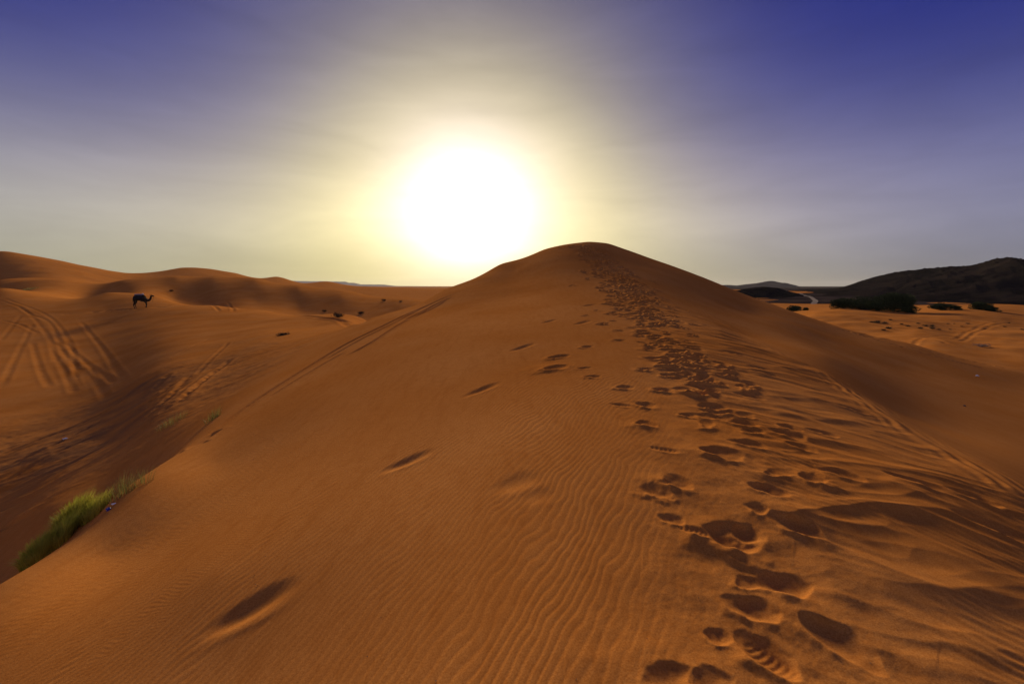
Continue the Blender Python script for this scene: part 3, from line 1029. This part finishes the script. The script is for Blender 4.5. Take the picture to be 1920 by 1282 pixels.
for i, (px, py, wp, hp, Y, lab) in enumerate((
        (1488, 582, 26, 16, 128, 'small dark bush-like tree where the dune edge meets the dark knoll'),
        (1510, 585, 12, 8, 124, 'tiny round dark tree just beside the pale hill track'),
        (1582, 586, 48, 26, 122, 'low dark tree at the far end of the tree clump nearest the hill track'),
        (1615, 587, 56, 30, 124, 'mid-height dark tree second in the clump counted from the hill track'),
        (1645, 589, 52, 26, 119, 'low spreading dark tree in the middle of the clump'),
        (1673, 590, 72, 44, 121, 'tallest dark tree with a broad dome in the clump'),
        (1704, 591, 30, 20, 117, 'short rounded tree closing the clump beside the bare sand'),
        (1766, 587, 38, 17, 124, 'broad low dark tree standing alone between clump and farthest pair'),
        (1791, 588, 20, 11, 122, 'small dark bush-tree close beside the broad lone tree'),
        (1836, 589, 36, 20, 124, 'larger dark tree of the pair nearest the picture edge'),
        (1858, 591, 26, 11, 121, 'smaller flat dark tree of the pair nearest the picture edge'))):
    tree_at(px, py, wp, hp, Y, lab, 100 + i)


def tuft_mesh(n_, h, spread, lean, width, seed, curl=0.5):
    rs = random.Random(seed)
    vs, fs = [], []
    for _ in range(n_):
        a = rs.uniform(0, 2 * math.pi)
        q = spread * math.sqrt(rs.uniform(0, 1))
        x, y = math.cos(a) * q, math.sin(a) * q
        hh = h * rs.uniform(0.55, 1.1) * (1 - 0.35 * q / (spread + 1e-6))
        out = Vector((math.cos(a), math.sin(a), 0)) * (0.25 + q / (spread + 1e-6)) * curl * rs.uniform(0.3, 1.2) + Vector(lean) + Vector((rs.gauss(0, .12), rs.gauss(0, .12), 0))
        side_ = Vector((-math.sin(a + rs.uniform(-1, 1)), math.cos(a + rs.uniform(-1, 1)), 0))
        b = len(vs)
        for k in range(4):
            t = k / 3
            p = Vector((x, y, -0.03)) + Vector((0, 0, hh * (t - 0.12 * t * t))) + out * hh * t * t * 0.8
            w = width * (1 - t) ** 0.7 * 0.5
            if k < 3:
                vs += [p - side_ * w, p + side_ * w]
            else:
                vs.append(p)
        fs += [(b, b + 1, b + 3, b + 2), (b + 2, b + 3, b + 5, b + 4), (b + 4, b + 5, b + 6)]
    return vs, fs


def tuft(px, py, n_, h, spread, label, seed, mat=None, lean=(0, 0, 0), width=0.012, name='grass_tuft', cat='grass', group=None, curl=0.5, shift=(0, 0)):
    x, y, z = hit(px, py, ZF)
    x, y = x + shift[0], y + shift[1]
    vs, fs = tuft_mesh(n_, h, spread, lean, width, seed, curl)
    # the blades stand on the slope
    gx = (zat(x + 0.2, y) - zat(x - 0.2, y)) / 0.4
    gy = (zat(x, y + 0.2) - zat(x, y - 0.2)) / 0.4
    vs = [Vector((v.x, v.y, v.z + gx * v.x + gy * v.y)) for v in vs]
    o = mesh_obj(name, vs, fs, mat or M_GRASS)
    o.location = (x, y, zat(x, y) + EYE)
    tag(o, label, cat, group)
    return o


G1 = 'green grass clumps under the dune brink'
tuft(72, 1045, 1500, 0.62, 0.30, 'tall yellow-green grass clump nearest the picture edge under the dune brink', 1, group=G1, lean=(0.1, 0, 0))
tuft(112, 1015, 1300, 0.60, 0.30, 'dense green grass clump just above the lowest one in the row', 2, group=G1, lean=(0.1, 0, 0))
tuft(138, 975, 1500, 0.66, 0.34, 'darkest thick green grass clump in the middle of the row', 3, group=G1, lean=(0.1, 0, 0))
tuft(176, 962, 1000, 0.48, 0.34, 'shorter olive grass clump beside the scraps of litter', 4, group=G1, lean=(0.15, 0, 0))
tuft(232, 925, 130, 0.42, 0.17, 'thin wispy grass tuft upslope of the thick clumps', 5, mat=M_GRASSDRY, group=G1, lean=(0.1, 0, 0), width=0.006)
tuft(268, 906, 60, 0.36, 0.14, 'sparsest grass wisp, last one up the dune brink', 6, mat=M_GRASSDRY, group=G1, width=0.005)
tuft(400, 786, 110, 0.42, 0.18, 'lone dry tuft beside the slide marks on the dune flank', 7, mat=M_GRASSDRY, width=0.009)
tuft(325, 792, 160, 0.38, 0.45, 'low trailing strip of dry grass in the hollow', 8, mat=M_GRASSDRY, width=0.009)
tuft(55, 543, 260, 0.9, 1.8, 'low green grass patch on the rim of the hollow, far behind the wheel tracks', 9, mat=M_GRASSDRY, width=0.03, name='grass_patch')


def shrub(px, py, w, h, label, seed, group=None, Y=None, name='desert_shrub'):
    """a low round scrub of bare twigs and small leaves"""
    rs = random.Random(seed)
    x, y, z = hit(px, py, ZF)
    o = empty(name, (x, y, zat(x, y) + EYE - 0.03))
    tag(o, label, 'shrub', group)
    vs, fs = [], []
    tips = []
    for _ in range(16):
        a = rs.uniform(0, 2 * math.pi)
        k = rs.uniform(0.3, 1.0)
        tip = Vector((math.cos(a) * w * 0.5 * k, math.sin(a) * w * 0.5 * k, h * rs.uniform(0.5, 1.0) * (1.15 - 0.5 * k)))
        tips.append(tip)
        tube(vs, fs, [(0, 0, 0), (tip.x * 0.35, tip.y * 0.35, tip.z * 0.6), tip], [0.022 * w, 0.014 * w, 0.004 * w], 4)
    mesh_obj('stems', vs, fs, M_BARK, o)
    vs, fs = [], []
    for tip in tips:
        for _ in range(34):
            p = tip * rs.uniform(0.45, 1.05) + Vector((rs.gauss(0, .1), rs.gauss(0, .1), rs.gauss(0, .07))) * w
            p.z = max(p.z, 0.03)
            u = Vector((rs.gauss(0, 1), rs.gauss(0, 1), rs.gauss(0, 1))).normalized()
            v = u.orthogonal().normalized()
            s_ = w * rs.uniform(0.03, 0.07)
            b = len(vs)
            vs += [p - u * s_, p + v * s_ * 0.4, p + u * s_, p - v * s_ * 0.4]
            fs.append((b, b + 1, b + 2, b + 3))
    mesh_obj('foliage', vs, fs, M_SCRUB, o)
    return o


shrub(633, 595, 1.1, 0.5, 'dark scrub with a shadow on the pale sand patch behind the dune flank', 21)
shrub(608, 584, 1.0, 0.45, 'small scrub halfway up the dark slope behind the pale patch', 22)
shrub(677, 588, 1.6, 0.5, 'flat wide dark scrub at the foot of the dark slope beside the dune edge', 23)
shrub(532, 628, 0.9, 0.12, 'flattened dark dead scrub on the smooth side of the hollow', 24)
shrub(321, 546, 1.0, 0.4, 'lone scrub dot on the slope beyond the camel', 25)
shrub(720, 564, 1.2, 0.5, 'scrub dot on the crest line of the second dune', 26)
shrub(751, 566, 0.8, 0.35, 'tiny scrub dot near the dune edge on the second dune', 27)
rs = random.Random(77)
G2 = 'dark scrub scattered over the sand flat'
for i, (px, py, w) in enumerate(((1645, 605, 2.6), (1660, 606, 1.8), (1634, 604, 1.4), (1669, 600, 1.4), (1690, 608, 1.2), (1667, 616, 2.0), (1702, 612, 1.5), (1722, 607, 1.4), (1735, 611, 1.8), (1748, 612, 2.0), (1725, 616, 1.6), (1748, 616, 1.8), (1760, 618, 1.2), (1782, 618, 1.0), (1777, 607, .9), (1789, 607, .8), (1803, 612, .9), (1815, 607, 1.3),
                                 (1884, 613, 1.2), (1892, 606, 1.1), (1917, 618, 1.3), (1846, 617, 0.8), (1656, 619, 1.4))):
    shrub(px, py, w * 0.55, w * 0.17, 'one of many small dark scrubs dotted over the sand flat below the trees', 200 + i, group=G2)

# ------------------------------------------------------------------ litter
M_WHITE = simple('white_paper', (0.72, 0.72, 0.74), (0.80, 0.80, 0.80), 20, rough=0.6)
M_BLUE = simple('blue_plastic', (0.02, 0.025, 0.22), (0.03, 0.035, 0.30), 14, rough=0.35, spec=0.5)
M_DEAD = simple('bleached_wood', (0.20, 0.165, 0.13), (0.34, 0.29, 0.24), 10)
M_STONE = simple('dark_stone', (0.06, 0.05, 0.05), (0.10, 0.08, 0.07), 12)


def crumple(px, py, sx, sy, sz, mat, name, label, cat, seed, rz=0.0, shift=(0, 0), group=None):
    rs = random.Random(seed)
    bm = bmesh.new()
    bmesh.ops.create_icosphere(bm, subdivisions=2, radius=0.5)
    for v in bm.verts:
        k = rs.uniform(0.62, 1.12)
        v.co = Vector((v.co.x * sx * k, v.co.y * sy * k, v.co.z * sz * rs.uniform(0.5, 1.2)))
    me = bpy.data.meshes.new(name)
    bm.to_mesh(me)
    bm.free()
    me.materials.append(mat)
    o = bpy.data.objects.new(name, me)
    C.objects.link(o)
    x, y, z = hit(px, py, ZF)
    x, y = x + shift[0], y + shift[1]
    o.location = (x, y, zat(x, y) + EYE + sz * 0.22)
    o.rotation_euler = (0, 0, rz)
    tag(o, label, cat, group)
    return o


crumple(1832, 705, 0.16, 0.11, 0.09, M_WHITE, 'paper_scrap', 'tiny white paper scrap alone on the shaded face of the main dune', 'litter', 31)
crumple(122, 823, 0.22, 0.12, 0.10, M_WHITE, 'plastic_scrap', 'small white plastic scrap on the dark trampled floor of the hollow', 'litter', 32, 0.5)
crumple(204, 956, 0.075, 0.06, 0.055, M_BLUE, 'blue_wrapper', 'dark blue crumpled wrapper beside the grass clumps', 'litter', 33)
crumple(165, 968, 0.10, 0.03, 0.03, M_WHITE, 'paper_strip', 'narrow white paper strip in front of the darkest grass clump', 'litter', 34, 0.5)
crumple(214, 945, 0.07, 0.03, 0.03, M_WHITE, 'foil_strip', 'small pale strip just above the blue wrapper', 'litter', 35, 0.4)
crumple(1808, 761, 0.09, 0.07, 0.05, M_STONE, 'pebble', 'small dark pebble on the face of the main dune', 'stone', 36)
# windblown grit on the near sand
rg = random.Random(41)
vs, fs = [], []
for _ in range(170):
    yy = 1.7 + 5.5 * rg.random() ** 1.6
    xx = rg.uniform(-1.0, 1.0) * (yy * 1.05)
    sz_ = rg.uniform(0.0022, 0.006)
    c0 = Vector((xx, yy, zat(xx, yy) + EYE + sz_ * 0.3))
    b0 = len(vs)
    vs += [c0 + Vector((rg.uniform(-1, 1), rg.uniform(-1, 1), rg.uniform(-.3, .8))) * sz_ for _k in range(4)]
    fs += [(b0, b0 + 1, b0 + 2), (b0, b0 + 1, b0 + 3), (b0 + 1, b0 + 2, b0 + 3), (b0, b0 + 2, b0 + 3)]
tag(mesh_obj('grit', vs, fs, M_STONE), 'fine dark grit scattered on the near sand', 'grit', kind='stuff')
# bleached brushwood on the right flat
x, y, z = hit(1840, 650, ZF)
bw = empty('brushwood_pile', (x, y, zat(x, y) + EYE - 0.02))
tag(bw, 'low pile of bleached dead branches on the edge of the sand flat', 'brushwood')
rs = random.Random(5)
for i in range(26):
    a = rs.gauss(0.1, 0.55)
    cx, cy, cz = rs.gauss(0, .42), rs.gauss(0, .16), rs.uniform(0.03, 0.32)
    l = rs.uniform(0.35, 0.8)
    d = Vector((math.cos(a), math.sin(a), rs.gauss(0, .18))) * l
    p = Vector((cx, cy, cz))
    k = Vector((rs.gauss(0, .05), rs.gauss(0, .05), rs.gauss(0, .06)))
    vs, fs = [], []
    tube(vs, fs, [p - d * .6, p + k, p + d * .5, p + d * .8 + k], [.028, .03, .02, .006], 5)
    mesh_obj('branch', vs, fs, M_DEAD, bw)

# ------------------------------------------------------------------ camel
M_CAMEL = simple('dark_camel_coat', (0.020, 0.013, 0.010), (0.038, 0.025, 0.017), 5)
M_BLANKET = simple('saddle_blanket', (0.012, 0.011, 0.016), (0.026, 0.023, 0.03), 9)
M_ROLL = simple('grey_blue_roll', (0.13, 0.14, 0.22), (0.20, 0.21, 0.30), 9)


def skin_mesh(name, chains, mat, sub=2):
    vs, rs_, es, seen = [], [], [], {}
    for ch in chains:
        prev = None
        for x, y, z, r in ch:
            k = (round(x, 4), round(y, 4), round(z, 4))
            if k not in seen:
                seen[k] = len(vs)
                vs.append((x, y, z))
                rs_.append(r)
            i = seen[k]
            if prev is not None:
                es.append((prev, i))
            prev = i
    me = bpy.data.meshes.new(name + '_skeleton')
    me.from_pydata(vs, es, [])
    ob = bpy.data.objects.new(name, me)
    C.objects.link(ob)
    ob.modifiers.new('skin', 'SKIN').use_smooth_shade = True
    me.skin_vertices  # layer made by the modifier
    for i, sv in enumerate(me.skin_vertices[0].data):
        sv.radius = (rs_[i], rs_[i]) if not isinstance(rs_[i], tuple) else rs_[i]
        sv.use_root = (i == 0)
    m = ob.modifiers.new('sub', 'SUBSURF')
    m.levels = m.render_levels = sub
    dg = bpy.context.evaluated_depsgraph_get()
    fin = bpy.data.meshes.new_from_object(ob.evaluated_get(dg))
    ob.modifiers.clear()
    ob.data = fin
    fin.materials.clear()
    fin.materials.append(mat)
    fin.shade_smooth()
    return ob


x, y, z = hit(265, 578, ZF)
camel = empty('camel', (x, y, zat(x, y) + EYE), 0.0)
tag(camel, 'dark saddled camel walking along the rim of the hollow, one foreleg raised', 'camel')
spine = [(0.0, 0, 1.42, .36), (-.35, 0, 1.44, .36), (-.70, 0, 1.42, .30), (-.95, 0, 1.36, .20)]
front = [(0.0, 0, 1.42, .36), (.35, 0, 1.36, .37), (.68, 0, 1.28, .31), (.95, 0, 1.18, .24), (1.20, 0, 1.14, .19), (1.42, 0, 1.28, .155), (1.52, 0, 1.52, .135), (1.58, 0, 1.76, .13), (1.72, 0, 1.85, .135), (1.92, 0, 1.78, .095), (2.06, 0, 1.73, .075)]
hump = [(-.35, 0, 1.44, .36), (-.20, 0, 1.74, .20), (-.14, 0, 1.92, .07)]


def g(xx, yy):      # the ground under a hoof
    return zat(x + xx, y + yy) - zat(x, y)


def leg(root, pts, s):
    return [root] + [(px_, s * .20, pz_, r_) for px_, pz_, r_ in pts]


chains = [spine, front, hump]
for s, dx in ((1, -.06), (-1, .05)):
    gz = g(-.78 + dx, s * .2)
    chains.append(leg((-.70, 0, 1.42, .30), [(-.78 + dx, 1.22, .20), (-.72 + dx, .92, .125), (-.98 + dx, .55 + gz, .075), (-.88 + dx, .22 + gz, .05), (-.84 + dx, .09 + gz, .055), (-.74 + dx, .05 + gz, .06)], s))
gz = g(.62, .2)
chains.append(leg((.68, 0, 1.28, .31), [(.64, 1.02, .14), (.62, .62, .085), (.62, .25 + gz, .055), (.62, .09 + gz, .055), (.71, .05 + gz, .065)], 1))
chains.append(leg((.68, 0, 1.28, .31), [(.74, 1.02, .14), (1.02, .68, .085), (.92, .36, .055), (.84, .20, .05), (.80, .13, .06)], -1))
chains.append([(-.95, 0, 1.36, .20), (-1.10, 0, 1.24, .05), (-1.13, 0, .98, .03), (-1.11, 0, .80, .035)])
body = skin_mesh('body', chains, M_CAMEL)
body.parent = camel
for s in (-1, 1):
    vs, fs = [], []
    tube(vs, fs, [(1.56, s * .07, 1.87), (1.52, s * .12, 1.96), (1.50, s * .13, 2.02)], [.035, .03, .008], 6)
    mesh_obj('ear', vs, fs, M_CAMEL, camel, smooth=True)
# saddle blanket draped over the hump, padded roll, tied white bundle
vs, fs = [], []
nx, na = 14, 15
for i in range(nx):
    u = i / (nx - 1)
    xx = -.74 + 1.30 * u
    for j in range(na):
        a = math.pi * (-0.10 + 1.20 * j / (na - 1))
        ry, rz = .42, .40 + .13 * math.sin(math.pi * u)
        vs.append((xx, math.cos(a) * ry, 1.47 + math.sin(a) * rz + 0.015 * math.sin(9 * u + 3 * a)))
for i in range(nx - 1):
    for j in range(na - 1):
        fs.append((i * na + j, i * na + j + 1, (i + 1) * na + j + 1, (i + 1) * na + j))
bl = mesh_obj('saddle_blanket', vs, fs, M_BLANKET, camel, smooth=True)
md = bl.modifiers.new('thick', 'SOLIDIFY')
md.thickness = 0.04
vs, fs = [], []
for s in (-1, 1):
    tube(vs, fs, [(-.66, s * .16, 1.98), (-.62, s * .19, 1.98), (-.1, s * .22, 2.0), (.40, s * .19, 1.96), (.46, s * .15, 1.96)], [.02, .085, .10, .085, .02], 10)
mesh_obj('saddle_pad', vs, fs, M_ROLL, camel, smooth=True)
bm = bmesh.new()
bmesh.ops.create_icosphere(bm, subdivisions=2, radius=0.10)
for v in bm.verts:
    v.co *= random.uniform(.8, 1.15)
    v.co += Vector((.40, 0, 2.09))
me = bpy.data.meshes.new('white_bundle')
bm.to_mesh(me)
bm.free()
me.materials.append(M_WHITE)
o = bpy.data.objects.new('white_bundle', me)
C.objects.link(o)
o.parent = camel
vs, fs = [], []
tube(vs, fs, [(1.96, .03, 1.72), (1.78, .06, 1.35), (1.72, .05, 1.05), (1.74, .04, .95)], [.012] * 4, 5)
mesh_obj('lead_rope', vs, fs, M_BARK, camel)

# ------------------------------------------------------------------ air
hm_, hn, hb = new_mat('dusty_air')
hn.nodes.remove(hb)
pv = hn.nodes.new('ShaderNodeVolumePrincipled')
pv.inputs['Color'].default_value = (0.80, 0.82, 0.90, 1)
pv.inputs['Density'].default_value = 2.5e-5
pv.inputs['Anisotropy'].default_value = 0.3
hn.links.new(pv.outputs[0], hn.nodes['Material Output'].inputs['Volume'])
B_ = 15000.0
zl, zh = -3.0, 150.0
vs = [(sx * B_, sy * B_, zz_) for zz_ in (zl, zh) for sx, sy in ((-1, -1), (1, -1), (1, 1), (-1, 1))]
hz_o = mesh_obj('haze', vs, [(3, 2, 1, 0), (4, 5, 6, 7), (0, 1, 5, 4), (1, 2, 6, 5), (2, 3, 7, 6), (3, 0, 4, 7)], hm_)
tag(hz_o, 'thin dusty air over the desert', kind='stuff')
hz_o.display_type = 'WIRE'
